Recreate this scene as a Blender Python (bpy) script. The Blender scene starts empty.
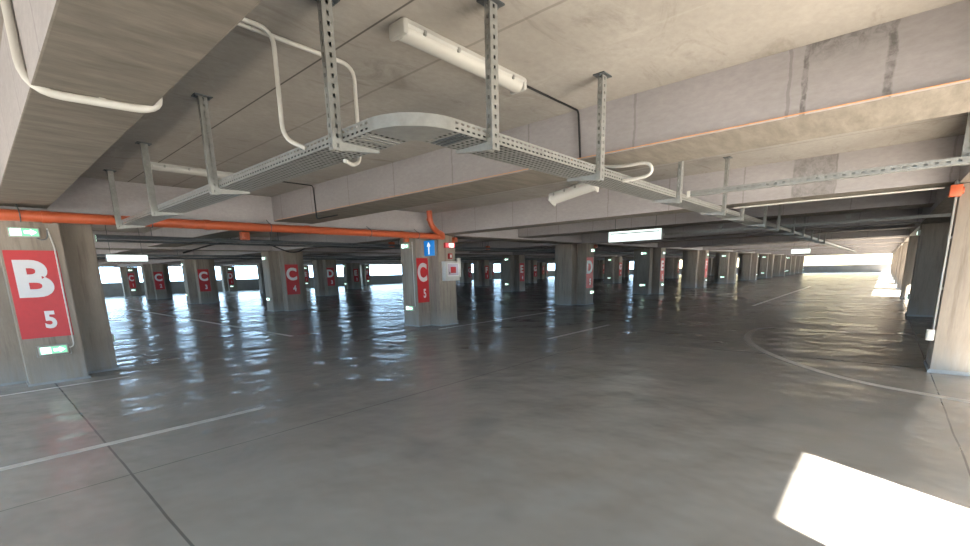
import bpy, bmesh, math, random
from mathutils import Vector, Matrix
random.seed(7)
S = bpy.context.scene
COL = S.collection
PI = math.pi

# ------------------------------------------------------------------ helpers
def lin(r, g, b):
    f = lambda c: (c/255/12.92) if c/255 <= .04045 else ((c/255+.055)/1.055)**2.4
    return (f(r), f(g), f(b), 1)

def link(name, me, mat=None, parent=None, loc=None):
    o = bpy.data.objects.new(name, me)
    COL.objects.link(o)
    if mat is not None and me is not None:
        me.materials.append(mat)
    if parent is not None:
        o.parent = parent
    if loc is not None:
        o.location = loc
    return o

def tag(o, label, cat=None, group=None, kind=None):
    o['label'] = label
    if cat: o['category'] = cat
    if group: o['group'] = group
    if kind: o['kind'] = kind
    return o

def empty(name, loc, label, cat, group=None, rz=0, kind=None):
    o = bpy.data.objects.new(name, None)
    o.empty_display_size = .1
    COL.objects.link(o)
    o.location = loc
    o.rotation_euler = (0, 0, rz)
    return tag(o, label, cat, group, kind)

def mesh_of(bm, name, smooth=False):
    bmesh.ops.recalc_face_normals(bm, faces=bm.faces[:])
    me = bpy.data.meshes.new(name)
    if smooth:
        for f in bm.faces: f.smooth = True
        for e in bm.edges:
            if len(e.link_faces) == 2 and e.calc_face_angle(0) > .6: e.smooth = False
    bm.to_mesh(me); bm.free()
    return me

def add_box(bm, x0, x1, y0, y1, z0, z1, bevel=0):
    t = bmesh.new()
    bmesh.ops.create_cube(t, size=1)
    for v in t.verts:
        v.co = Vector(((x0+x1)/2+v.co.x*(x1-x0), (y0+y1)/2+v.co.y*(y1-y0), (z0+z1)/2+v.co.z*(z1-z0)))
    if bevel:
        bmesh.ops.bevel(t, geom=t.edges[:], offset=bevel, segments=2, affect='EDGES', profile=.5)
    me = bpy.data.meshes.new('t'); t.to_mesh(me); t.free()
    bm.from_mesh(me); bpy.data.meshes.remove(me)

def box(name, x0, x1, y0, y1, z0, z1, mat, parent=None, bevel=0):
    bm = bmesh.new(); add_box(bm, x0, x1, y0, y1, z0, z1, bevel)
    return link(name, mesh_of(bm, name, bevel > 0), mat, parent)

def add_prism(bm, pts, z0, z1):
    a = [bm.verts.new((x, y, z0)) for x, y in pts]
    b = [bm.verts.new((x, y, z1)) for x, y in pts]
    bm.faces.new(a); bm.faces.new(b)
    n = len(pts)
    for i in range(n):
        bm.faces.new((a[i], a[(i+1) % n], b[(i+1) % n], b[i]))

def add_tube(bm, pts, r, seg=12, cap=True):
    pts = [Vector(p) for p in pts]
    rings = []; up = None
    for i, p in enumerate(pts):
        if i == 0: d = pts[1]-p
        elif i == len(pts)-1: d = p-pts[i-1]
        else: d = (pts[i+1]-p).normalized()+(p-pts[i-1]).normalized()
        d.normalize()
        if up is None:
            up = Vector((0, 0, 1)) if abs(d.z) < .9 else Vector((1, 0, 0))
        s = d.cross(up).normalized(); u = s.cross(d).normalized(); up = u
        rings.append([bm.verts.new(p+r*(math.cos(a)*s+math.sin(a)*u)) for a in [2*PI*k/seg for k in range(seg)]])
    for a, b in zip(rings, rings[1:]):
        for k in range(seg):
            bm.faces.new((a[k], a[(k+1) % seg], b[(k+1) % seg], b[k]))
    if cap:
        bm.faces.new(rings[0]); bm.faces.new(rings[-1])

def smooth_path(pts, rad=.1, n=6):
    """round every inner corner of a polyline"""
    P = [Vector(p) for p in pts]; out = [P[0]]
    for i in range(1, len(P)-1):
        a, b, c = P[i-1], P[i], P[i+1]
        ra = min(rad, (a-b).length*.48); rc = min(rad, (c-b).length*.48)
        s = b+(a-b).normalized()*ra; e = b+(c-b).normalized()*rc
        for k in range(n+1):
            t = k/n
            out.append(s*(1-t)**2+b*2*t*(1-t)+e*t*t)
    out.append(P[-1])
    return out

def tube(name, pts, r, mat, parent=None, rad=.1, seg=12):
    bm = bmesh.new(); add_tube(bm, smooth_path(pts, rad), r, seg)
    return link(name, mesh_of(bm, name, True), mat, parent)

def perf(us, vs, hole, fmap, thick=.003):
    """sheet with real holes: grid of break points, cells where hole(i,j) are left out"""
    bm = bmesh.new()
    V = {}
    def vert(i, j):
        if (i, j) not in V: V[(i, j)] = bm.verts.new(fmap(us[i], vs[j]))
        return V[(i, j)]
    for i in range(len(us)-1):
        for j in range(len(vs)-1):
            if hole(i, j): continue
            bm.faces.new((vert(i, j), vert(i+1, j), vert(i+1, j+1), vert(i, j+1)))
    bmesh.ops.recalc_face_normals(bm, faces=bm.faces[:])
    bmesh.ops.solidify(bm, geom=bm.faces[:], thickness=thick)
    return bm

# ------------------------------------------------------------------ materials
class NT:
    def __init__(s, name):
        s.m = bpy.data.materials.new(name); s.m.use_nodes = True
        s.t = s.m.node_tree; s.n = s.t.nodes; s.l = s.t.links
        s.b = s.n['Principled BSDF']
        s.co = s.n.new('ShaderNodeNewGeometry').outputs['Position']
    def math(s, op, a, b=None, c=None, clamp=False):
        n = s.n.new('ShaderNodeMath'); n.operation = op; n.use_clamp = clamp
        for i, v in enumerate((a, b, c)):
            if v is None: continue
            if isinstance(v, (int, float)): n.inputs[i].default_value = v
            else: s.l.new(v, n.inputs[i])
        return n.outputs[0]
    def scale(s, sx, sy, sz, off=(0, 0, 0)):
        n = s.n.new('ShaderNodeMapping'); n.inputs['Scale'].default_value = (sx, sy, sz)
        n.inputs['Location'].default_value = off
        s.l.new(s.co, n.inputs['Vector']); return n.outputs[0]
    def noise(s, vec, scale, detail=4, rough=.6, dist=0):
        n = s.n.new('ShaderNodeTexNoise'); n.inputs['Scale'].default_value = scale
        n.inputs['Detail'].default_value = detail; n.inputs['Roughness'].default_value = rough
        n.inputs['Distortion'].default_value = dist
        s.l.new(vec if vec is not None else s.co, n.inputs['Vector']); return n.outputs['Fac']
    def ramp(s, fac, a, b, lo=0., hi=1.):
        n = s.n.new('ShaderNodeMapRange'); n.inputs[1].default_value = a; n.inputs[2].default_value = b
        n.inputs[3].default_value = lo; n.inputs[4].default_value = hi; n.clamp = True
        s.l.new(fac, n.inputs[0]); return n.outputs[0]
    def mix(s, fac, a, b, mode='MIX'):
        n = s.n.new('ShaderNodeMix'); n.data_type = 'RGBA'; n.blend_type = mode
        for k, v in ((0, fac), (6, a), (7, b)):
            if isinstance(v, (int, float)): n.inputs[k].default_value = v
            elif isinstance(v, tuple): n.inputs[k].default_value = v
            else: s.l.new(v, n.inputs[k])
        return n.outputs[2]
    def axis(s):
        n = s.n.new('ShaderNodeSeparateXYZ'); s.l.new(s.co, n.inputs[0]); return n.outputs
    def bump(s, h, strength, dist=.01):
        n = s.n.new('ShaderNodeBump'); n.inputs['Strength'].default_value = strength
        n.inputs['Distance'].default_value = dist
        s.l.new(h, n.inputs['Height']); s.l.new(n.outputs[0], s.b.inputs['Normal'])
    def col(s, c):
        if isinstance(c, tuple): s.b.inputs['Base Color'].default_value = c
        else: s.l.new(c, s.b.inputs['Base Color'])
    def rough(s, r):
        if isinstance(r, (int, float)): s.b.inputs['Roughness'].default_value = r
        else: s.l.new(r, s.b.inputs['Roughness'])

def line_mask(N, v, at, w):
    d = N.math('ABSOLUTE', N.math('SUBTRACT', v, at))
    return N.ramp(d, w*.6, w, 1, 0)
def line_rep(N, v, off, step, w):
    m = N.math('PINGPONG', N.math('SUBTRACT', v, off), step/2)
    return N.ramp(m, w*.6, w, 1, 0)
def band(N, v, a, b, soft=.02):
    return N.math('MULTIPLY', N.ramp(v, a-soft, a+soft), N.ramp(v, b-soft, b+soft, 1, 0))

def concrete(name, c1, c2, grain=(1, 1, 1), streak=None, rough=.85):
    N = NT(name)
    big = N.noise(N.scale(*grain), 1.1, 5, .62, .3)
    fine = N.noise(N.scale(*[g*2 for g in grain]), 9, 6, .7)
    c = N.mix(N.ramp(big, .3, .7), c1, c2)
    c = N.mix(N.ramp(fine, .3, .75, 0, .45), c, tuple(x*.55 for x in c1[:3])+(1,))
    N.rough(rough)
    N.bump(fine, .25, .006)
    N.c = c
    N.col(c)
    return N

def plain(name, c, rough=.5, metal=0, emit=None, strength=0, vary=.08):
    N = NT(name)
    n = N.noise(N.scale(1, 1, 1), 14, 3)
    N.col(N.mix(N.ramp(n, .3, .7), c, tuple(x*(1-vary) for x in c[:3])+(1,)))
    N.rough(rough); N.b.inputs['Metallic'].default_value = metal
    if emit:
        N.b.inputs['Emission Color'].default_value = emit
        N.b.inputs['Emission Strength'].default_value = strength
    return N.m

M = {}
# floor: power-floated grey concrete, sealed, slightly wavy
N = NT('sealed_concrete_floor')
X, Y, Z = N.axis()
big = N.noise(N.scale(.35, .35, 1), 1.0, 3, .5)
mid = N.noise(N.scale(1, 1, 1), 2.2, 3, .5)
c = N.mix(N.ramp(big, .25, .75), lin(148, 143, 136), lin(163, 158, 150))
c = N.mix(N.ramp(mid, .35, .85, 0, .35), c, lin(134, 131, 127))
oil = N.noise(N.scale(.8, .8, 1, (3, 5, 0)), 1.3, 3, .5)
c = N.mix(N.ramp(oil, .55, .85, 0, .5), c, lin(100, 100, 100))
wob = N.math('MULTIPLY', N.math('SUBTRACT', N.noise(N.scale(1, 1, 1), .8, 2), .5), .03)
j = N.math('MAXIMUM', line_rep(N, N.math('ADD', X, wob), .63, 8.66, .011), line_rep(N, N.math('ADD', Y, wob), -.66, 5.18, .009))
c = N.mix(N.math('MULTIPLY', j, .6), c, lin(52, 51, 50))
N.col(c)
N.rough(N.ramp(N.noise(N.scale(.6, .6, 1), 1.2, 2, .5), .3, .7, .19, .262))
h1 = N.noise(N.scale(1, 1, 1), .85, 2, .5)
h2 = N.noise(N.scale(1, 1, 1), 2.6, 2, .5)
hh = N.math('ADD', h1, N.math('MULTIPLY', h2, .30))
N.bump(hh, 1.0, .075)
N.b.inputs['Specular IOR Level'].default_value = .45
M['floor'] = N.m

# ceiling: tan stained cast concrete with formwork joints
N = concrete('cast_concrete_ceiling', lin(178, 170, 160), lin(160, 151, 141), (.7, 1, 1))
X, Y, Z = N.axis()
wob = N.math('MULTIPLY', N.math('SUBTRACT', N.noise(None, 3, 3), .5), .02)
xm = N.math('ADD', X, wob)
c = N.mix(N.math('MULTIPLY', line_rep(N, X, 2.06, 2.60, .010), .85), N.c, lin(70, 62, 55))
c = N.mix(N.math('MULTIPLY', line_rep(N, xm, 2.71, 2.60, .016), .4), c, lin(90, 82, 74))
st = N.noise(N.scale(.6, 1.6, 1), 1.6, 6, .7, 1.2)
c = N.mix(N.ramp(st, .56, .72, 0, .5), c, lin(112, 102, 90))
wh = N.noise(N.scale(2.2, .5, 1, (4, 2, 0)), 1.3, 5, .7, .8)
c = N.mix(N.ramp(wh, .6, .75, 0, .5), c, lin(190, 183, 172))
N.col(c)
M['ceiling'] = N.m

# beam concrete: pale smooth faces, casting joints and two dark damp patches
N = concrete('cast_concrete_beam', lin(178, 170, 168), lin(164, 157, 154), (1, .6, 1.6))
X, Y, Z = N.axis()
wob = N.math('MULTIPLY', N.math('SUBTRACT', N.noise(None, 5, 4, .7), .5), .06)
ym = N.math('ADD', Y, wob)
c = N.mix(N.math('MULTIPLY', line_rep(N, ym, 1.98, 1.26, .014), .35), N.c, lin(98, 92, 88))
# damp edges of a formwork panel around y .15 - .63 on the middle beam and y .72 - 1.28 on the next one
blot = N.ramp(N.noise(N.scale(1, 2, 2), 6, 6, .75, .5), .42, .62)
def panel(xa, xb, a, b, w):
    inx = band(N, X, xa, xb, .01)
    e = N.math('MAXIMUM', line_mask(N, ym, a, w), line_mask(N, ym, b, w*.7))
    t = N.math('MULTIPLY', N.ramp(Z, 3.06, 3.22), band(N, Y, a, b))
    e = N.math('MAXIMUM', e, t)
    return N.math('MULTIPLY', N.math('MULTIPLY', e, inx), N.math('ADD', N.math('MULTIPLY', blot, .75), .25))
c = N.mix(N.math('MULTIPLY', panel(4.3, 5.6, .13, .62, .032), .8), c, lin(92, 88, 84))
inx = N.math('MULTIPLY', band(N, X, 8.9, 9.9, .01), band(N, Y, .72, 1.28, .01))
c = N.mix(N.math('MULTIPLY', inx, N.math('ADD', N.math('MULTIPLY', blot, .35), .25)), c, lin(96, 92, 88))
# board-grain on the underside, its shade painted in as a darker brown
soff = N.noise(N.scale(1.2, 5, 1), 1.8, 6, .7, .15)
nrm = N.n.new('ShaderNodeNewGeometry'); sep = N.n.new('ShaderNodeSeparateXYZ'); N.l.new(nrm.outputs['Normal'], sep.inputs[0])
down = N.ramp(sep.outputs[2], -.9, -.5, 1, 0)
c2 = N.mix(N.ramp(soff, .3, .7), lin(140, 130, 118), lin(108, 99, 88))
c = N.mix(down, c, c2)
N.col(c)
M['beam'] = N.m

# columns: brownish board-marked concrete
N = concrete('column_concrete', lin(164, 151, 136), lin(136, 122, 108), (2.2, 2.2, .45))
st = N.noise(N.scale(5, 5, .35), 2.2, 5, .7, .2)
X, Y, Z = N.axis()
c = N.mix(N.ramp(st, .5, .68, 0, .5), N.c, lin(98, 84, 72))
c = N.mix(N.math('MULTIPLY', N.ramp(Z, .05, .5, 1, 0), N.ramp(st, .35, .6, .15, .6)), c, lin(165, 163, 158))
N.col(c)
M['column'] = N.m
M['skirt'] = concrete('mortar_skirt', lin(168, 168, 166), lin(146, 146, 144)).m
M['wall'] = concrete('parapet_concrete', lin(158, 153, 148), lin(138, 133, 128)).m
M['ground'] = concrete('outside_ground', lin(112, 110, 104), lin(94, 93, 88)).m
M['render'] = plain('cream_render', lin(120, 112, 88), .9)
N = NT('worn_road_paint')
wn = N.noise(N.scale(1, 1, 1), 6, 6, .75)
N.col(N.mix(N.ramp(wn, .35, .7), lin(206, 202, 194), lin(164, 160, 153))); N.rough(.5)
M['line'] = N.m
M['red'] = plain('red_sign_paint', lin(196, 46, 48), .45)
M['white'] = plain('white_sign_paint', lin(228, 222, 218), .5, vary=.04)
M['galv'] = plain('galvanised_steel', lin(154, 152, 146), .42, .35, vary=.2)
M['galvdark'] = plain('weathered_steel', lin(104, 108, 110), .5, .5, vary=.25)
M['pvc'] = plain('white_pvc', lin(206, 200, 190), .4, vary=.05)
M['black'] = plain('black_cable', lin(34, 32, 32), .5)
M['orange'] = plain('orange_pvc', lin(194, 94, 58), .38, vary=.12)
M['orangeline'] = plain('orange_cable', lin(222, 160, 112), .5)
M['lampbody'] = plain('lamp_housing', lin(180, 176, 168), .45, vary=.05)
M['diffuser'] = plain('lamp_diffuser', lin(194, 189, 180), .25, vary=.03)
M['grey'] = plain('grey_plastic', lin(120, 120, 118), .5)
M['darkred'] = plain('red_plastic', lin(170, 30, 30), .4)
M['blue'] = plain('lit_blue_sign', lin(20, 120, 190), .35, emit=lin(10, 118, 200), strength=.55)
M['bluewhite'] = plain('lit_white_arrow', lin(235, 240, 245), .35, emit=(1, 1, 1, 1), strength=.8)
M['exitgreen'] = plain('lit_green_sign', lin(60, 150, 100), .3, emit=lin(150, 225, 185), strength=.9)
M['exitwhite'] = plain('lit_white_symbol', lin(230, 250, 240), .3, emit=lin(235, 255, 246), strength=3.0)
M['redlit'] = plain('lit_red_sign', lin(200, 70, 80), .3, emit=lin(235, 100, 110), strength=.8)
M['boxlit'] = plain('lit_white_sign', lin(240, 245, 242), .3, emit=lin(235, 250, 246), strength=1.0)
M['faint'] = plain('faded_grey_print', lin(190, 200, 200), .4, emit=lin(190, 205, 202), strength=.8)
M['barlit'] = plain('grey_print', lin(120, 130, 130), .4, emit=lin(120, 132, 130), strength=.5)
N = NT('cabinet_glass'); N.col(lin(190, 170, 172)); N.rough(.12); M['glass'] = N.m

# ------------------------------------------------------------------ layout
XB, SX = .70, 8.66            # letter lines
Y5, SY = 10.50, 10.54         # number lines
LET = 'BCDEFGHIJKL'
def cx(L): return XB+LET.index(L)*SX
def cy(n): return Y5+(5-n)*SY
W, A = .70, .45               # arm width and arm length of the cross columns
H, R = W/2, W/2+A
ZC, ZT = 3.23, 2.655
X0, X1, YR, YL = -5.0, 92.0, -5.0, 54.3

# ------------------------------------------------------------------ the setting
def struct(o, label=None):
    o['kind'] = 'structure'
    if label: o['label'] = label
    return o
floor = struct(box('floor', X0, X1, YR, YL, -.3, 0, M['floor']), 'grey sealed concrete floor of the car park')
struct(box('ceiling', X0, X1, YR, YL, ZC, ZC+.35, M['ceiling']), 'tan stained concrete ceiling slab')

def wall(name, boxes, label):
    bm = bmesh.new()
    for b in boxes: add_box(bm, *b)
    return struct(link(name, mesh_of(bm, name), M['wall']), label)
wall('wall_left', [(X0, X1, YL, YL+.2, -.3, 1.25), (X0, X1, YL, YL+.2, 2.72, ZC+.35)], 'low concrete parapet under the bright opening on the far left side')
wall('wall_front', [(X1, X1+.2, YR, YL+.2, -.3, 1.12), (X1, X1+.2, YR, YL+.2, 2.85, ZC+.35)], 'low concrete parapet closing the far end of the aisle')
wall('wall_back', [(X0-.2, X0, YR, YL+.2, -.3, 1.35), (X0-.2, X0, YR, YL+.2, 2.55, ZC+.35)], 'unseen parapet behind the camera, opening sized for the light')  # unseen; distance and slot height set for the daylight from behind
fac = [(X0, X1, YR-.2, YR, 2.66, ZC+.35), (1.95, 7.4, YR-.2, YR, 1.96, 2.66), (7.4, 24.2, YR-.2, YR, -.3, 2.66), (X0, .52, YR-.2, YR, -.3, 2.66)]  # unseen wall; low opening cut for sunlit floor that brightens the right side
for k in range(8):
    x = 26.6+k*8.66
    fac.append((x+5.2, x+6.9, YR-.2, YR, -.3, 2.66))
wall('wall_right', fac, 'unseen sunny side wall with openings shaped for sun patches')

# beams along y: on the letter lines and half way between them
bm_i = 0
def beam_mesh(x0, x1, z0, extra):
    bm = bmesh.new(); add_box(bm, x0, x1, -1.75, YL, z0, ZC+.01, .012)
    return mesh_of(bm, 'ceiling_beam')
for k in range(0, 11):
    x = XB+k*SX
    L = LET[k] if k >= 0 else 'A'
    o = link('ceiling_beam', beam_mesh(x-(.295 if k < 1 else .29), x+(.275 if k < 1 else .29), 2.70 if k < 1 else 2.64, k), M['beam']); struct(o, 'concrete ceiling beam along column line '+L)
    o = link('ceiling_beam', beam_mesh(x+3.80, x+4.69, 2.73, k), M['beam']); struct(o, 'wide concrete ceiling beam in the bay after column line '+L)
for n in range(1, 6):
    o = box('ceiling_beam', X0, X1, cy(n)-.55, cy(n)+.45, 2.66, ZC+.012, M['beam'], None, .012)
    struct(o, 'concrete cross beam over column row %d' % n)
o = box('ceiling_beam', X0, X1, -1.7, -.62, 2.60, ZC+.012, M['beam'], None, .012)
struct(o, 'concrete edge beam above the row of right hand piers')

# outside, seen through the openings
g = box('ground', -150, 320, -150, 260, -.55, -.35, M['ground']); struct(g, 'pale ground outside the openings')
bm = bmesh.new(); add_box(bm, 120, 140, -60, 46, -.4, 9); add_box(bm, 126, 140, -60, 46, 9, 11.5)
struct(link('building_exterior', mesh_of(bm, 'building_exterior'), M['render']), 'sunlit cream building outside the far opening')

# painted lines: thin paint layers belonging to the floor
def stripe(name, pts, w):
    P = [Vector((x, y, 0)) for x, y in pts]
    bm = bmesh.new(); prev = None
    for i, p in enumerate(P):
        d = (P[min(i+1, len(P)-1)]-P[max(i-1, 0)]).normalized(); s = Vector((-d.y, d.x, 0))*w/2
        cur = [bm.verts.new(p+s+Vector((0, 0, z))) for z in (-.002, .0025)]+[bm.verts.new(p-s+Vector((0, 0, z))) for z in (.0025, -.002)]
        if prev:
            for k in range(4): bm.faces.new((prev[k], prev[(k+1) % 4], cur[(k+1) % 4], cur[k]))
        else: bm.faces.new(cur)
        prev = cur
    bm.faces.new(prev)
    return link(name, mesh_of(bm, name), M['line'], floor)
stripe('painted_line', [(-6, 5.57), (2.15, 5.57)], .10)
stripe('painted_line', [(8.64, 5.69), (11.75, 5.69)], .10)
stripe('painted_line', [(-3, 9.22), (1.5, 9.27)], .06)
stripe('painted_line', [(8.5, 9.25), (14.5, 9.3)], .07)
stripe('painted_line', [(5.4, 11.6), (5.4, 20.5)], .11)
stripe('painted_line', [(5.4, 20.5), (5.4, 30)], .11)
stripe('painted_line', [(11.2, 19.15), (15.2, 19.15)], .10)
stripe('painted_line', [(20, 3.7), (38, 3.7)], .11)
for k in range(6):
    stripe('painted_line', [(13.2+2.5*k, 31.0), (13.2+2.5*k, 36.0)], .10)
arc = smooth_path([(6.9, -2.2, 0), (7.35, -.75, 0), (7.75, .25, 0), (9.25, 1.42, 0), (11.0, 2.15, 0), (12.75, 2.3, 0), (13.2, 1.95, 0)], .9, 8)
stripe('painted_curve', [(p.x, p.y) for p in arc], .13)

# ------------------------------------------------------------------ text
FONT_CACHE = {}
def text_mesh(body, size, bold, depth=.0015):
    key = (body, size, bold)
    if key in FONT_CACHE: return FONT_CACHE[key]
    cu = bpy.data.curves.new('txt', 'FONT'); cu.body = body; cu.size = size
    cu.align_x = 'CENTER'; cu.align_y = 'CENTER'; cu.offset = bold; cu.extrude = depth
    cu.resolution_u = 6
    o = bpy.data.objects.new('txt', cu); COL.objects.link(o)
    dg = bpy.context.evaluated_depsgraph_get()
    me = bpy.data.meshes.new_from_object(o.evaluated_get(dg))
    bpy.data.objects.remove(o)
    # centre it exactly and give it the wanted height
    xs = [v.co.x for v in me.vertices]; ys = [v.co.y for v in me.vertices]
    mx, my, hgt = (min(xs)+max(xs))/2, (min(ys)+max(ys))/2, max(ys)-min(ys)
    for v in me.vertices:
        v.co.x = (v.co.x-mx)*size/hgt; v.co.y = (v.co.y-my)*size/hgt
    me.materials.clear()
    FONT_CACHE[key] = me
    return me
def text(name, body, size, bold, mat, parent, loc, rz=0, xs=1.0):
    me = text_mesh(body, size, bold).copy()
    for v in me.vertices: v.co.x *= xs
    o = link(name, me, mat, parent, loc)
    o.rotation_euler = (PI/2, 0, rz)
    return o

# ------------------------------------------------------------------ columns
def cross_pts(h, r):
    return [(-r, -h), (-h, -h), (-h, -r), (h, -r), (h, -h), (r, -h), (r, h), (h, h), (h, r), (-h, r), (-h, h), (-r, h)]
bm = bmesh.new(); add_prism(bm, cross_pts(H, R), 0, ZT-.02)
bmesh.ops.bevel(bm, geom=[e for e in bm.edges if abs(e.verts[0].co.z-e.verts[1].co.z) > 1], offset=.015, segments=2, affect='EDGES')
SHAFT = mesh_of(bm, 'shaft'); SHAFT.materials.append(M['column'])
bm = bmesh.new(); add_prism(bm, cross_pts(H+.02, R+.02), 0, .035)
SKIRT = mesh_of(bm, 'base_skirt'); SKIRT.materials.append(M['skirt'])
bm = bmesh.new(); add_box(bm, -.295, .295, -.004, 0, .73, 2.05)
PANEL = mesh_of(bm, 'sign_panel'); PANEL.materials.append(M['red'])

def add_sign(parent, L, n, face='end'):
    p = bpy.data.objects.new('sign_panel', PANEL); COL.objects.link(p); p.parent = parent
    p['label'] = 'red panel lettered %s %d' % (L, n)
    if face == 'end': p.location = (-.03, -R-.001, 0)
    else:
        p.location = (-H-A/2-.003, -H-.001, 0); p.scale = (.74, 1, .97)
    text('sign_letter', L, .56, .022, M['white'], p, (-.02, -.005, 1.63), 0, 1.0 if L != 'C' else .95)
    text('sign_numeral', str(n), .27, .010, M['white'], p, (.06, -.005, 1.0), 0, .84)
    return p

COLS = {}
NUDGE = {('C', 4): (.22, -.35), ('C', 1): (.5, 0), ('D', 1): (.3, 0), ('C', 2): (.15, 0), ('E', 4): (.55, 0), ('D', 3): (-.3, 0)}
def column(L, n, dx=0, dy=0, sign=True, face='end', label=None):
    e = bpy.data.objects.new('concrete_column', None); COL.objects.link(e)
    e.location = (cx(L)+dx, cy(n)+dy, 0); e.empty_display_size = .2
    s = bpy.data.objects.new('shaft', SHAFT); COL.objects.link(s); s.parent = e
    s = bpy.data.objects.new('base_skirt', SKIRT); COL.objects.link(s); s.parent = e
    if sign: add_sign(e, L, n, face)
    tag(e, label or 'cross-shaped concrete column with red %s %d sign panel' % (L, n), 'column', 'concrete columns', 'thing')
    if n == 1: e.scale = (.8, .8, 1)
    COLS[(L, n)] = e
    return e
NTH = {'G': 'second', 'H': 'third', 'I': 'fourth', 'J': 'fifth', 'K': 'sixth', 'L': 'seventh'}
for L in LET:
    for n in range(1, 6):
        if L == 'B' and n < 5: continue
        if L in 'GHIJKL' and n == 5:
            column(L, n, sign=False, label='unsigned concrete column lining the long aisle, %s one beyond E 5' % {'G': 'second', 'H': 'third', 'I': 'fourth', 'J': 'fifth', 'K': 'sixth', 'L': 'seventh'}[L])
        else:
            dx, dy = NUDGE.get((L, n), (0, 0))
            column(L, n, dx, dy, face='side' if (L, n) == ('C', 5) else 'end',
                   label={('B', 5): 'large near column at far left with red B 5 sign panel',
                          ('C', 5): 'column with red C 5 panel, blue arrow sign and white cabinet'}.get((L, n)))

# piers along the right, rectangular
PY0, PY1 = -1.70, -.65
def pier(k, label):
    x = 8.97+k*8.66+(.28 if k == 1 else 0)*1.0
    e = empty('concrete_pier', (x, PY1, 0), label, 'pier', 'rectangular piers along the right', kind='thing')
    box('shaft', 0, .78, PY0-PY1, 0, 0, 2.595, M['column'], e, .012)
    box('base_skirt', -.02, .80, PY0-PY1-.02, .02, 0, .05, M['skirt'], e)
    return e
pier(0, 'nearest beige concrete pier cut by the right edge')
pier(1, 'dark concrete pier just behind the nearest right hand pier')
ORD = ['third', 'fourth', 'fifth', 'sixth', 'seventh', 'eighth', 'ninth', 'tenth']
for k in range(2, 10):
    pier(k, 'sunlit concrete pier by the far sun patches, %s along the right' % ORD[k-2])

# ------------------------------------------------------------------ exit signs
def sign_proto():
    e = bpy.data.objects.new('exit_sign', None); e.empty_display_size = .05
    parts = []
    bm = bmesh.new(); add_box(bm, -.17, .17, -.055, 0, -.07, .07, .008)
    parts.append(('housing', mesh_of(bm, 'housing', True), M['lampbody']))
    bm = bmesh.new(); add_box(bm, -.155, .155, -.060, -.0545, -.056, .056)
    parts.append(('lit_face', mesh_of(bm, 'lit_face'), M['exitgreen']))
    bm = bmesh.new(); add_box(bm, -.145, -.03, -.0625, -.0595, -.048, .048)
    parts.append(('door_symbol', mesh_of(bm, 'door_symbol'), M['exitwhite']))
    bm = bmesh.new()
    pts = [(.0, -.02), (.07, -.02), (.07, -.042), (.135, 0), (.07, .042), (.07, .02), (.0, .02)]
    a = [bm.verts.new((x, -.0625, z)) for x, z in pts]; b = [bm.verts.new((x, -.0598, z)) for x, z in pts]
    bm.faces.new(a); bm.faces.new(b)
    for i in range(7): bm.faces.new((a[i], a[(i+1) % 7], b[(i+1) % 7], b[i]))
    parts.append(('arrow_symbol', mesh_of(bm, 'arrow_symbol'), M['exitwhite']))
    for _, me, m in parts: me.materials.append(m)
    return parts
SIGN = sign_proto()
def exit_sign(loc, rz, label, scale=1.0):
    e = empty('exit_sign', loc, label, 'exit sign', 'lit exit signs on the columns', rz)
    e.scale = (scale,)*3
    for nm, me, _ in SIGN:
        o = bpy.data.objects.new(nm, me); COL.objects.link(o); o.parent = e
    return e
def exit_on(L, n, face, z, lab=None):
    x, y = COLS[(L, n)].location[:2]; k = COLS[(L, n)].scale[0]
    hi = 'high' if z > 1.5 else 'low'
    if face == '-Y': loc, rz, w = (x-.02, y-R*k, z), 0, 'front'
    elif face == '-X': loc, rz, w = (x-R, y, z), -PI/2, 'left'
    elif face == '+X': loc, rz, w = (x+R, y, z), PI/2, 'right'
    nm = 'column %s %d' % (L, n) if not (L in 'GHIJKL' and n == 5) else '%s aisle column past E 5' % NTH[L]
    return exit_sign(loc, rz, lab or 'small lit exit sign %s on %s end of %s' % (hi, w, nm))
e1 = exit_on('B', 5, '-Y', 2.31, 'green lit exit sign above the red B 5 panel'); e1.location.x = .64
e2 = exit_on('B', 5, '-Y', .53, 'green lit exit sign in a wire guard below the red B 5 panel'); e2.location.x = .69
g = bmesh.new()
for x in (-.195, .195):
    add_tube(g, [(x, 0, -.085), (x, -.085, -.085), (x, -.085, .085), (x, 0, .085)], .006, 8)
for z in (-.085, .085):
    add_tube(g, [(-.195, -.085, z), (.195, -.085, z)], .004, 8)
link('wire_guard', mesh_of(g, 'wire_guard', True), M['galv'], e2)
for z in (2.3, .55): exit_on('B', 5, '+X', z)
ex = exit_on('C', 5, '-X', 2.34, 'lit exit sign high on the left end of column C 5'); ex.location.y += .05
exit_on('C', 5, '-X', .54, 'lit exit sign low on the left end of column C 5')
for z in (2.34, .54):
    exit_on('D', 5, '-Y', z).location.x = cx('D')+.12
for L, n, f in (('C', 4, '-X'), ('E', 4, '-X'), ('E', 5, '-X'), ('E', 5, '-Y'), ('F', 5, '-Y'), ('G', 5, '-X'), ('H', 5, '-Y'), ('I', 5, '-X'),
                ('J', 5, '-Y'), ('K', 5, '-X'), ('L', 5, '-Y'), ('C', 1, '-Y'), ('D', 1, '-Y'), ('E', 1, '-Y'), ('F', 1, '-Y'),
                ('G', 4, '-X'), ('F', 4, '-X'), ('C', 3, '-X'), ('E', 2, '-X')):
    for z in (2.34, .54): exit_on(L, n, f, z)
exit_sign((18.05, PY1, 2.36), PI, 'lit exit sign high on the dark second right hand pier')
exit_sign((18.05, PY1, .56), PI, 'lit exit sign low on the dark second right hand pier')

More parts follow.
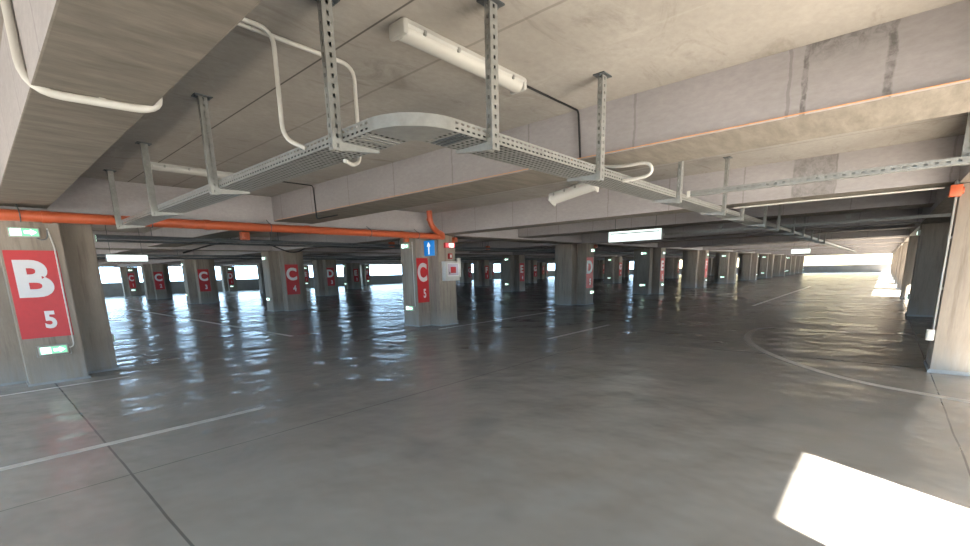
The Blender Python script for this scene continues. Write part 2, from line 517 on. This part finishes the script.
# ------------------------------------------------------------------ things on C 5
x5, y5 = cx('C'), cy(5)
s = empty('direction_sign', (x5-H-.02, y5-H-.20, 2.26), 'square blue sign with white up arrow on column C 5', 'sign', rz=-PI/2)
box('sign_box', -.25, .25, -.10, 0, -.22, .22, M['grey'], s, .01)
box('sign_face', -.243, .243, -.105, -.099, -.213, .213, M['blue'], s)
bm = bmesh.new()
pts = [(-.022, -.17), (.022, -.17), (.022, .05), (.075, .05), (0, .17), (-.075, .05), (-.022, .05)]
a = [bm.verts.new((x, -.109, z)) for x, z in pts]; b = [bm.verts.new((x, -.104, z)) for x, z in pts]
bm.faces.new(a); bm.faces.new(b)
for i in range(7): bm.faces.new((a[i], a[(i+1) % 7], b[(i+1) % 7], b[i]))
link('arrow', mesh_of(bm, 'arrow'), M['bluewhite'], s)

s = empty('alarm_sign', (x5+.08, y5-R, 2.34), 'red glowing sign box high on the right face of column C 5', 'alarm sign')
box('housing', -.20, .20, -.07, 0, -.075, .075, M['darkred'], s, .008)
box('lit_face', -.185, .185, -.076, -.068, -.062, .062, M['redlit'], s)
box('lit_symbol', -.05, .13, -.080, -.075, -.05, .05, M['exitwhite'], s)
s = empty('call_point', (x5+.10, y5-R, 2.03), 'small red alarm button box under the red sign on column C 5', 'call point')
box('housing', -.07, .07, -.06, 0, -.08, .08, M['darkred'], s, .008)
box('button', -.03, .03, -.066, -.058, -.04, .045, M['pvc'], s)
s = empty('fire_cabinet', (x5+.06, y5-R, 1.32), 'white fire cabinet on the right face of column C 5', 'cabinet')
box('cabinet_body', -.29, .27, -.17, 0, 0, .56, M['pvc'], s, .01)
box('glass_door', -.20, .22, -.178, -.169, .16, .48, M['glass'], s)
box('door_frame', -.22, .24, -.174, -.168, .13, .51, M['white'], s)
box('hose_reel', -.10, .12, -.184, -.177, .22, .40, M['darkred'], s, .003)
box('lock', -.17, -.12, -.186, -.170, .20, .26, M['grey'], s, .003)
s = empty('notice_board', (x5+.40, y5-R-.02, 1.42), 'narrow white notice panel at the right corner of column C 5', 'notice')
box('notice_panel', -.03, .09, -.06, -.0, 0, .56, M['pvc'], s, .006)
box('bracket', -.05, .0, -.03, .02, .2, .26, M['galv'], s)

def junction(loc, label, sz=.07, rod=0):
    e = empty('junction_box', loc, label, 'junction box', 'orange junction boxes')
    box('box_body', -sz, sz, -sz*.8, sz*.8, -sz, sz, M['orange'], e, .012)
    bm = bmesh.new(); add_tube(bm, [(0, -sz*.8-.02, 0), (0, -sz*.75, 0)], sz*.6, 14)
    link('cover', mesh_of(bm, 'cover', True), M['orange'], e)
    bm = bmesh.new(); add_tube(bm, [(0, 0, sz-.01), (0, 0, sz+.06)], sz*.3, 10)
    link('gland', mesh_of(bm, 'gland', True), M['grey'], e)
    if rod:
        bm = bmesh.new(); add_tube(bm, [(sz*.5, 0, sz-.01), (sz*.5, 0, rod-loc[2])], .008, 6); link('hanger_rod', mesh_of(bm, 'hanger_rod'), M['galvdark'], e)
    return e
junction((x5-R-.08, y5-.05, 2.52), 'orange junction box at the upper left of column C 5')
junction((x5+.28, y5-R-.07, 2.50), 'orange junction box at the upper right corner of column C 5')
junction((cx('D')+.36, cy(5)-R-.06, 2.52), 'orange junction box at the top of column D 5')
junction((8.90, -.60, 2.50), 'orange junction box on the nearest right hand pier', .075)
junction((4.80, 12.35, 2.60), 'orange junction box hanging under the dark ceiling just behind the orange pipe', .10, ZC)
junction((10.2, 13.4, 2.58), 'orange junction box hanging left of column C 5', .09, ZC)
junction((cx('D')-3.0, 13.0, 2.55), 'orange junction box hanging right of column C 5', .08, ZC)

# ------------------------------------------------------------------ orange drain pipe
e = empty('drain_pipe', (0, 9.50, 2.50), 'long orange drain pipe crossing above the B 5 and C 5 columns', 'pipe')
bm = bmesh.new(); add_tube(bm, [(-4.9, 0, .013), (9.05, 0, .06)], .080, 20); link('pipe', mesh_of(bm, 'pipe', True), M['orange'], e)
for x in (.9, 3.05, 5.0, 7.6, 8.6):
    bm = bmesh.new(); add_tube(bm, [(x-.05, 0, .0034*(x+8.8)), (x+.05, 0, .0034*(x+8.8))], .090, 20); link('coupling', mesh_of(bm, 'coupling', True), M['orange'], e)
bm = bmesh.new(); add_tube(bm, smooth_path([(8.95, 0, .06), (9.08, -.02, .09), (8.98, -.10, .34), (8.75, -.12, .55)][::-1], .12), .075, 16)
for x in (.62, 2.2, 4.2, 6.6, 8.1):
    z = .0034*(x+8.8)
    b2 = bmesh.new(); add_tube(b2, [(x+.0, .088*math.cos(t), z+.088*math.sin(t)) for t in [2*PI*k/20 for k in range(20)]]+[(x, .088, z)], .008, 6, False)
    add_tube(b2, [(x, 0, z+.088), (x, .12, .36 if False else z+.17)], .008, 6)
    link('pipe_clamp', mesh_of(b2, 'pipe_clamp', True), M['galvdark'], e)
bm.free()
e = empty('downpipe', (x5-.62, 9.48, 2.56), 'short bent orange pipe dropping from the beam above C 5', 'pipe')
bm = bmesh.new(); add_tube(bm, smooth_path([(-.22, -.02, .66), (-.20, -.02, .35), (-.05, -.02, .18), (.17, -.02, .06)], .14, 8), .075, 16)
link('bent_pipe', mesh_of(bm, 'bent_pipe', True), M['orange'], e)
bm = bmesh.new(); add_tube(bm, [(-.215, -.02, .46), (-.21, -.02, .40)], .088, 16); link('coupling', mesh_of(bm, 'coupling', True), M['orange'], e)
bm = bmesh.new(); add_tube(bm, [(.12, -.02, .085), (.24, -.02, .03)], .088, 16); link('elbow', mesh_of(bm, 'elbow', True), M['orange'], e)

# orange cable along the lower edge of the wide beam
o = tube('orange_cable', [(4.488, -1.6, 2.745), (4.488, 9.9, 2.745)], .0045, M['orangeline']); tag(o, 'thin orange cable along the lower edge of the near wide beam', 'cable')

# ------------------------------------------------------------------ cable tray
TW, TH, TZ = .30, .072, 2.43
def tray_run(name, length, parent, loc, rz, pitch=.05, holes=True, slots=True):
    """U-shaped perforated tray along +x, width along y from 0 to TW"""
    n = int(length/pitch)
    us = [0.]
    for i in range(n):
        u = i*pitch
        us += [u+pitch*.24, u+pitch*.76, u+pitch]
    prof = [('r', 0.), ('r', .014), ('r', .026), ('r', .046), ('r', .058), ('r', TH)]
    vs = [0, .014, .026, .046, .058, TH]
    nb = 7
    w = TW/nb
    for k in range(nb):
        vs += [TH+k*w+.009, TH+k*w+w-.009]
    vs.append(TH+TW)
    vs += [TH+TW+t for t in (.014, .026, .046, .058, TH)]
    def fmap(u, v):
        if v <= TH: return (u, 0, TH-v)
        if v <= TH+TW: return (u, v-TH, 0)
        return (u, TW, v-TH-TW)
    railcells = {1, 3}
    floor0 = 5
    def hole(i, j):
        if i % 3 != 1: return False
        if j in railcells or j in {len(vs)-3, len(vs)-5}: return holes
        if floor0 <= j < len(vs)-6:
            return slots and (j-floor0) % 2 == 1
        return False
    bm = perf(us, vs, hole, fmap, .002)
    o = link(name, mesh_of(bm, name), M['galv'], parent, loc); o.rotation_euler = (0, 0, rz)
    return o
TX, TY = 1.715, 2.045      # outer faces of the two runs
RO = .36                 # outer radius of the bend
e = empty('cable_tray', (TX, TY, TZ), 'perforated grey cable tray turning a corner under the near ceiling', 'cable tray')
# run along +y
o = tray_run('straight_section', 9.3-(TY+RO), e, (TW, RO, 0), PI/2)
# run along +x
o = tray_run('straight_section', 11.0, e, (RO, 0, 0), 0)
o = tray_run('straight_section', 40.0, e, (RO+11.0, 0, 0), 0, 1.0, False, False)
# bend: profile swept round the corner
bm = bmesh.new(); rings = []
ri = RO-TW
for k in range(25):
    t = PI+(PI/2)*k/24
    c_, s_ = math.cos(t), math.sin(t)
    P = lambda r, z: bm.verts.new((RO+r*c_, RO+r*s_, z))
    rings.append([P(RO, TH), P(RO, 0), P(ri, 0), P(ri, TH)])
for a, b in zip(rings, rings[1:]):
    for k in range(3): bm.faces.new((a[k], a[k+1], b[k+1], b[k]))
bmesh.ops.recalc_face_normals(bm, faces=bm.faces[:]); bmesh.ops.solidify(bm, geom=bm.faces[:], thickness=.003)
link('bend', mesh_of(bm, 'bend', True), M['galv'], e)
# splice plates (rungs across the joints)
for k in range(3):
    box('splice_plate', .02, TW-.02, RO+.06+k*.045, RO+.085+k*.045, -.006, -.001, M['galv'], e)
    box('splice_plate', RO+.06+k*.045, RO+.085+k*.045, .02, TW-.02, -.006, -.001, M['galvdark'], e)
bm = bmesh.new()
for k in range(9): add_tube(bm, [(.03+.030*k, RO+.1, .016), (.03+.030*k, 6.9, .016)], .013, 8)
for k in range(9): add_tube(bm, [(.03+.030*k, RO+.1, .046), (.03+.030*k, 6.9, .046)], .013, 8)
for k in range(9): add_tube(bm, [(RO+.1, .03+.030*k, .016), (30, .03+.030*k, .016)], .013, 8)
for k in range(9): add_tube(bm, [(RO+.1, .03+.030*k, .046), (30, .03+.030*k, .046)], .013, 8)
link('cable_bundle', mesh_of(bm, 'cable_bundle', True), M['black'], e)

# hangers: slotted U post with an added back that darkens the slots, ceiling plate, tapering cantilever arm
def post_mesh(h):
    n = max(1, int(h/.055)); p = h/n
    us = [0.]
    for i in range(n): us += [i*p+p*.28, i*p+p*.72, (i+1)*p]
    a, b = .048, .072           # flange depth, web width
    vs = [0, a*.35, a*.62, a, a+b*.38, a+b*.62, a+b, a+b+a*.38, a+b+a*.65, a+b+a, a+b+a+b]
    def fmap(u, v):             # u runs down from the ceiling
        if v <= a: return (-b/2, a-v, -u)
        if v <= a+b: return (-b/2+v-a, 0, -u)
        if v <= a+b+a+1e-6: return (b/2, v-a-b, -u)
        return (b/2-(v-a-b-a), a, -u)
    bm = perf(us, vs, lambda i, j: i % 3 == 1 and j in (1, 4, 7), fmap, .003)
    return mesh_of(bm, 'post')
def arm_mesh():
    bm = bmesh.new()
    y0, y1 = .0, .33
    sec = lambda y, hw, z0, z1: [bm.verts.new((x, y, z)) for x, z in ((-hw, z0), (hw, z0), (hw, z1), (-hw, z1))]
    a = sec(y0, .020, -.055, 0); b = sec(y1, .012, -.018, 0)
    bm.faces.new(a); bm.faces.new(b)
    for k in range(4): bm.faces.new((a[k], a[(k+1) % 4], b[(k+1) % 4], b[k]))
    return mesh_of(bm, 'arm')
ARM = arm_mesh(); ARM.materials.append(M['galv'])
POSTS = {}
def hanger(x, y, ztop, rz, label, arm=True, zbot=2.37):
    """post with its web towards -y, arm reaching to +y (before rz)"""
    e = empty('tray_hanger', (x, y, ztop), label, 'hanger', 'slotted tray hangers', rz)
    h = round(ztop-zbot, 3)
    if h not in POSTS:
        POSTS[h] = post_mesh(h); POSTS[h].materials.append(M['galv'])
    o = bpy.data.objects.new('post', POSTS[h]); COL.objects.link(o); o.parent = e
    bm = bmesh.new(); add_box(bm, -.075, .075, -.03, .075, -.008, 0); 
    for sx in (-.055, .055): add_tube(bm, [(sx, .02, -.02), (sx, .02, -.004)], .010, 6)
    link('ceiling_plate', mesh_of(bm, 'ceiling_plate'), M['galvdark'], e)
    if arm:
        o = bpy.data.objects.new('arm', ARM); COL.objects.link(o); o.parent = e; o.location = (0, .03, -h+.058)
    return e
ly = ['hanger nearest the tray bend on its left run', 'second hanger from the bend on the left tray run', 'third hanger from the bend on the left tray run', 'hanger at the far end of the left tray run by the orange pipe']
for (y, lab) in zip((2.69, 4.87, 7.0, 9.05), ly):
    # post on the -x side of the run, slotted web to the viewer, arm towards +x
    e = hanger(TX-.038, y, ZC, 0, 'slotted steel '+lab, arm=False)
    o = bpy.data.objects.new('arm', ARM); COL.objects.link(o); o.parent = e; o.rotation_euler = (0, 0, -PI/2)
    o.location = (.0, .03, -(ZC-2.37)+.058)
words = ['first', 'second', 'third', 'fourth', 'fifth', 'sixth', 'seventh', 'eighth', 'ninth', 'tenth', 'eleventh', 'twelfth']
for i, x in enumerate((2.405, 3.89, 5.98, 8.06, 9.3, 11.3, 12.95, 15.25, 17.35, 19.5, 21.6, 23.9)):
    zt = 2.61 if i == 4 else ZC
    hanger(x, TY-.052, zt, 0, 'slotted steel hanger of the right tray run, %s from the bend' % words[i])

# slotted rail crossing the view on the right, and the darker one behind it
def rail(name, x, y0, y1, z, label, zsup):
    L = y1-y0
    n = int(L/.075); p = L/n
    us = [0.]
    for i in range(n): us += [i*p+p*.3, i*p+p*.66, (i+1)*p]
    h, d = .065, .045
    vs = [0, d, d+h*.36, d+h*.64, d+h, d+h+d, d+h+d+h]
    def fmap(u, v):
        if v <= d: return (d-v, u, h)
        if v <= d+h: return (0, u, h-(v-d))
        if v <= d+h+d+1e-6: return (v-d-h, u, 0)
        return (d, u, v-d-h-d)  # back face added so the slots read dark
    e = empty(name, (x, y0, z), label, 'rail', 'slotted steel rails')
    bm = perf(us, vs, lambda i, j: i % 3 == 1 and j == 2, fmap, .003)
    link('channel', mesh_of(bm, 'channel'), M['galv'], e)
    box('end_cap', -.004, d+.004, L-.035, L+.004, -.004, h+.004, M['pvc'], e)
    for y in zsup:
        o = bpy.data.objects.new('support_post', post_mesh(ZC-z-.001)); COL.objects.link(o); o.data.materials.append(M['galv'])
        o.parent = e; o.location = (d+.01, y-y0, ZC-z); o.rotation_euler = (0, 0, -PI/2)
    return e
rail('slotted_rail', 6.10, -3.0, 1.96, 2.445, 'light slotted steel rail running right from the cable tray', (-.45,))
rail('slotted_rail', 14.20, -1.0, 5.2, 2.515, 'darker slotted rail behind the lit white sign', (.8, 3.6))

# ------------------------------------------------------------------ lamps
def lamp_mesh(e, L):
    bm = bmesh.new()
    pr = [(-.075, 0), (-.080, -.030), (-.070, -.045), (.070, -.045), (.080, -.030), (.075, 0)]
    a = [bm.verts.new((.03, y, z)) for y, z in pr]; b = [bm.verts.new((L-.03, y, z)) for y, z in pr]
    bm.faces.new(a); bm.faces.new(b)
    for i in range(6): bm.faces.new((a[i], a[(i+1) % 6], b[(i+1) % 6], b[i]))
    link('housing', mesh_of(bm, 'housing'), M['lampbody'], e)
    bm = bmesh.new()
    pr = [(.070*math.cos(t), -.046-.055*math.sin(t)) for t in [PI*k/12 for k in range(13)]]
    a = [bm.verts.new((.035, y, z)) for y, z in pr]; b = [bm.verts.new((L-.035, y, z)) for y, z in pr]
    bm.faces.new(a); bm.faces.new(b)
    for i in range(13): bm.faces.new((a[i], a[(i+1) % 13], b[(i+1) % 13], b[i]))
    link('diffuser', mesh_of(bm, 'diffuser', True), M['diffuser'], e)
    for x in (.0, L-.045): box('end_cap', x, x+.045, -.084, .084, -.098, 0, M['lampbody'], e, .018)
    for k in range(4):
        x = L*(.14+.24*k); box('clip', x-.012, x+.012, -.086, .086, -.055, -.022, M['galv'], e, .004)
def lamp(loc, L, label, rot=(0, 0, 0)):
    e = empty('ceiling_lamp', loc, label, 'lamp', 'long tube lamps'); e.rotation_euler = rot
    lamp_mesh(e, L); return e
lamp((2.12, 2.60, ZC-.001), 1.36, 'long white tube lamp on the near ceiling above the tray bend')
lamp((1.95, 8.10, ZC-.001), 1.30, 'long tube lamp on the dark ceiling left above the tray')
e = lamp((0, 0, 0), .95, 'short tilted white tube lamp hanging under the tray near the middle')
pa, pb = Vector((6.1, 3.96, 2.68)), Vector((6.08, 3.20, 2.80))
d = (pa-pb).normalized(); zz = Vector((.55, .1, 1)); yy = zz.cross(d).normalized(); zz = d.cross(yy).normalized()
mt = Matrix((d, yy, zz)).transposed().to_4x4(); mt.translation = pb
e.matrix_world = mt; e.scale = ((pa-pb).length/.95, 1.2, 1.2)
bm = bmesh.new(); add_tube(bm, smooth_path([(.01, 0, 0), (-.02, 0, .12), (-.10, 0, .40)], .05), .012, 8)
link('mounting_bracket', mesh_of(bm, 'mounting_bracket', True), M['galvdark'], e)

# ------------------------------------------------------------------ conduits
def conduit(name, pts, r, mat, label, cat='conduit', rad=.1, clips=()):
    if not clips:
        return tag(tube(name, pts, r, mat, None, rad), label, cat)
    e = empty(name, (0, 0, 0), label, cat)
    e.location = pts[0]; o = Vector(pts[0])
    tube('pipe', [Vector(p)-o for p in pts], r, mat, e, rad)
    for c in clips:
        c = Vector(c)-o
        box('clip', c.x-.018, c.x+.018, c.y-.018, c.y+.018, c.z-.018, c.z+.018, mat, e, .005)
    return e
conduit('white_conduit', [(.380, 3.86, 3.22), (.380, 3.81, 2.675), (1.01, 3.72, 2.675), (1.01, 3.72, 2.85)], .024, M['pvc'],
        'white conduit wrapping under the near left beam', rad=.16, clips=((.72, 3.765, 2.685),))
conduit('white_conduit', [(1.0, 3.25, 3.205), (1.60, 3.25, 3.205), (1.61, 3.27, 2.54), (1.705, 3.15, 2.47)], .015, M['pvc'],
        'white conduit dropping into the left tray run, left of the nearest hanger', rad=.10, clips=((1.35, 3.25, 3.21),))
conduit('white_conduit', [(1.0, 3.31, 3.205), (2.27, 3.33, 3.205), (2.27, 3.22, 2.90), (1.90, 2.62, 2.46)][:2]+[(2.27, 3.33, 2.98), (2.27, 3.33, 2.50), (2.06, 3.12, 2.405), (1.93, 3.02, 2.40)], .015, M['pvc'],
        'white conduit dropping behind the nearest hanger', rad=.12, clips=((1.5, 3.315, 3.21),))
conduit('white_conduit', [(4.45, 2.55, 2.66), (4.42, 2.05, 2.57), (4.40, 1.76, 2.57), (4.40, 1.74, 2.44), (4.40, 2.03, 2.43)], .015, M['pvc'],
        'white flexible conduit looping into the tray at the wide beam', rad=.12)
conduit('black_conduit', [(3.48, 2.60, 3.215), (4.485, 2.59, 3.215), (4.485, 2.56, 2.75)], .010, M['black'],
        'thin black cable from the near lamp down the wide beam', rad=.04)
conduit('black_conduit', [(3.25, 8.15, 3.215), (4.485, 8.15, 3.215), (4.485, 8.12, 2.62), (4.485, 7.4, 2.62)], .010, M['black'],
        'thin black cable bent down the far end of the wide beam', rad=.05)
conduit('white_conduit', [(9.03, 2.1, 2.57), (9.03, -.5, 2.57)], .012, M['pvc'], 'thin white conduit along the bottom of the second beam')
e = conduit('white_conduit', [(9.02, -.625, 2.46), (9.02, -.625, .62)], .013, M['pvc'], 'white conduit down the corner of the nearest right hand pier', clips=((9.02, -.632, 1.9), (9.02, -.632, 1.2)))
s = empty('junction_box', (9.02, -.585, .54), 'white box low on the corner of the nearest right hand pier', 'junction box')
box('box_body', -.036, .036, -.062, .03, -.08, .08, M['pvc'], s, .012); box('cover', -.044, -.035, -.04, .022, -.065, .065, M['lampbody'], s, .005)
conduit('white_conduit', [(.90, 9.683, 2.38), (.94, 9.683, 2.10), (.94, 9.683, .56), (.88, 9.683, .54)], .010, M['pvc'],
        'thin white conduit over the red B 5 panel', rad=.06)
conduit('white_conduit', [(x5-R-.012, y5-.22, 2.45), (x5-R-.012, y5-.22, .60)], .010, M['pvc'], 'thin white conduit down the left end of column C 5')
conduit('brown_cable', [(.75, 9.69, 2.26), (.80, 9.68, 2.20), (.88, 9.68, 2.22), (.90, 9.68, 2.36)], .008, M['galvdark'], 'loose looped cable beside the upper B 5 exit sign', 'cable', rad=.05)
conduit('white_conduit', [(x5-.36, 9.66, 2.60), (x5-.36, 9.66, 2.70)], .012, M['pvc'], 'white conduit stub at the top of column C 5')
# drooping black cable in front of C 4
def sag(p, q, d, n=14):
    p, q = Vector(p), Vector(q)
    return [p.lerp(q, k/n)-Vector((0, 0, d*4*(k/n)*(1-k/n))) for k in range(n+1)]
bm = bmesh.new(); add_tube(bm, smooth_path([(4.82, 17.6, 2.40), (5.83, 17.6, 2.72), (6.67, 17.6, 2.88), (7.44, 17.6, 2.85), (8.08, 17.6, 2.59), (8.46, 17.6, 2.46), (8.79, 17.6, 2.48), (9.09, 17.6, 2.63)], .4), .024, 8)
tag(link('black_cable', mesh_of(bm, 'black_cable', True), M['black']), 'drooping black cable in front of column C 4', 'cable')

# services under the ceiling of the bays behind
for i, (y, z, r, m, lab) in enumerate(((12.6, 2.50, .035, 'galvdark', 'grey pipe under the dark ceiling just behind the orange pipe'),
                                    (15.4, 2.58, .030, 'galvdark', 'thin grey pipe crossing above the lit sign near column C 1'),
                                    (26.2, 2.52, .045, 'galvdark', 'grey pipe crossing in front of columns C 3 and D 3'))):
    e = empty('service_pipe', (-6, y, z), lab, 'pipe', 'grey service pipes')
    bm = bmesh.new(); add_tube(bm, [(0, 0, 0), (60, 0, 0)], r, 10); link('pipe', mesh_of(bm, 'pipe', True), M[m], e)
    for k in range(13):
        x = 2.9+k*4.33
        bm = bmesh.new(); add_tube(bm, [(x, 0, 0), (x, 0, ZC-z)], .010, 6); link('hanger_rod', mesh_of(bm, 'hanger_rod'), M['galvdark'], e)

for y, z, lab in ((13.6, 2.52, 'dark cable trunking crossing the first bay behind the orange pipe'), (23.5, 2.50, 'dark cable trunking crossing between columns C 4 and C 3')):
    e = empty('cable_trunking', (-4.5, y, z), lab, 'trunking', 'cable trunkings')
    bm = bmesh.new(); add_box(bm, 0, 70, 0, .30, 0, .008); add_box(bm, 0, 70, 0, .008, .008, .09); add_box(bm, 0, 70, .292, .30, .008, .09)
    link('channel', mesh_of(bm, 'channel'), M['galvdark'], e)
    bm = bmesh.new()
    for k in range(6): add_tube(bm, [(.1, .04+.043*k, .03), (69.9, .04+.043*k, .03)], .02, 8)
    link('cable_bundle', mesh_of(bm, 'cable_bundle', True), M['black'], e)
    for k in range(22):
        x = 1.4+k*3.1
        bm = bmesh.new(); add_tube(bm, [(x+.015, -.015, .08), (x+.015, -.015, ZC-z)], .009, 6); link('hanger_rod', mesh_of(bm, 'hanger_rod'), M['galvdark'], e)
# ------------------------------------------------------------------ lit hanging signs
def lit_sign(loc, w, h, rz, label, marks):
    e = empty('lit_sign', loc, label, 'lit sign', 'white lit hanging signs', rz)
    box('housing', -w/2, w/2, -.05, .05, 0, h, M['grey'], e, .006)
    box('lit_panel', -w/2+.012, w/2-.012, -.055, -.049, .012, h-.012, M['boxlit'], e)
    for s in (-1, 1):
        bm = bmesh.new(); add_tube(bm, [(s*w*.38, 0, h-.005), (s*w*.38, 0, ZC-loc[2])], .008, 6)
        link('suspension_rod', mesh_of(bm, 'suspension_rod'), M['galvdark'], e)
    if marks:
        box('printed_bar', -w/2+.07, w/2-.07, -.058, -.0545, h*.72, h*.80, M['barlit'], e)
        text('printed_text', 'P5', h*.36, .003, M['faint'], e, (w*.39, -.057, h*.36))
        bm = bmesh.new()
        pts = [(-.05, -.012), (0, -.012), (0, -.035), (.05, 0), (0, .035), (0, .012), (-.05, .012)]
        ox, oz = -w*.43, h*.34
        a = [bm.verts.new((ox+x, -.058, oz+z)) for x, z in pts]; b = [bm.verts.new((ox+x, -.0545, oz+z)) for x, z in pts]
        bm.faces.new(a); bm.faces.new(b)
        for i in range(7): bm.faces.new((a[i], a[(i+1) % 7], b[(i+1) % 7], b[i]))
        link('printed_arrow', mesh_of(bm, 'printed_arrow'), M['faint'], e)
    return e
lit_sign((13.0, 5.58, 2.33), 1.60, .32, -PI/2, 'white lit sign box hanging near the middle, above column E 5', True)
lit_sign((3.20, 17.0, 2.09), 1.0, .21, 0, 'white lit sign box hanging at left above column C 1', False)
lit_sign((34.5, 4.05, 2.17), 1.0, .28, -PI/2, 'small white lit sign box hanging far down the aisle', False)

# ------------------------------------------------------------------ light, sky, camera
w = bpy.data.worlds.new('sky'); S.world = w; w.use_nodes = True
bg = w.node_tree.nodes['Background']
bg.inputs['Color'].default_value = (.48, .73, 1.0, 1)
bg.inputs['Strength'].default_value = 14.0
sun = bpy.data.lights.new('sun', 'SUN'); sun.energy = 195; sun.angle = math.radians(.55); sun.color = (1, .95, .86)
so = bpy.data.objects.new('sun', sun); COL.objects.link(so); so.location = (-20, -40, 30)
dv = Vector((.43, .903, -.4367))
so.rotation_euler = dv.to_track_quat('-Z', 'Y').to_euler()

f, pyy, yaw, pitch, roll = 445.798, 357.956, -.845430, -.194191, -.023304
cyw, syw = math.cos(yaw), math.sin(yaw); cp, sp = math.cos(pitch), math.sin(pitch)
fw = Vector((-syw*cp, cyw*cp, sp)); r = Vector((cyw, syw, 0)); u = r.cross(fw)
r2 = math.cos(roll)*r+math.sin(roll)*u; u2 = -math.sin(roll)*r+math.cos(roll)*u
cam = bpy.data.cameras.new('camera'); co = bpy.data.objects.new('camera', cam); COL.objects.link(co)
cam.sensor_fit = 'HORIZONTAL'; cam.sensor_width = 36; cam.lens = 36*f/970
cam.shift_y = (pyy-273)/970
cam.clip_start = .02; cam.clip_end = 800
m = Matrix((r2, u2, -fw)).transposed().to_4x4(); m.translation = (0, 0, 1.6)
co.matrix_world = m
S.camera = co
S.view_settings.view_transform = 'Standard'; S.view_settings.look = 'None'
S.view_settings.gamma = 1; S.view_settings.use_curve_mapping = False
S.view_settings.exposure = 0.03
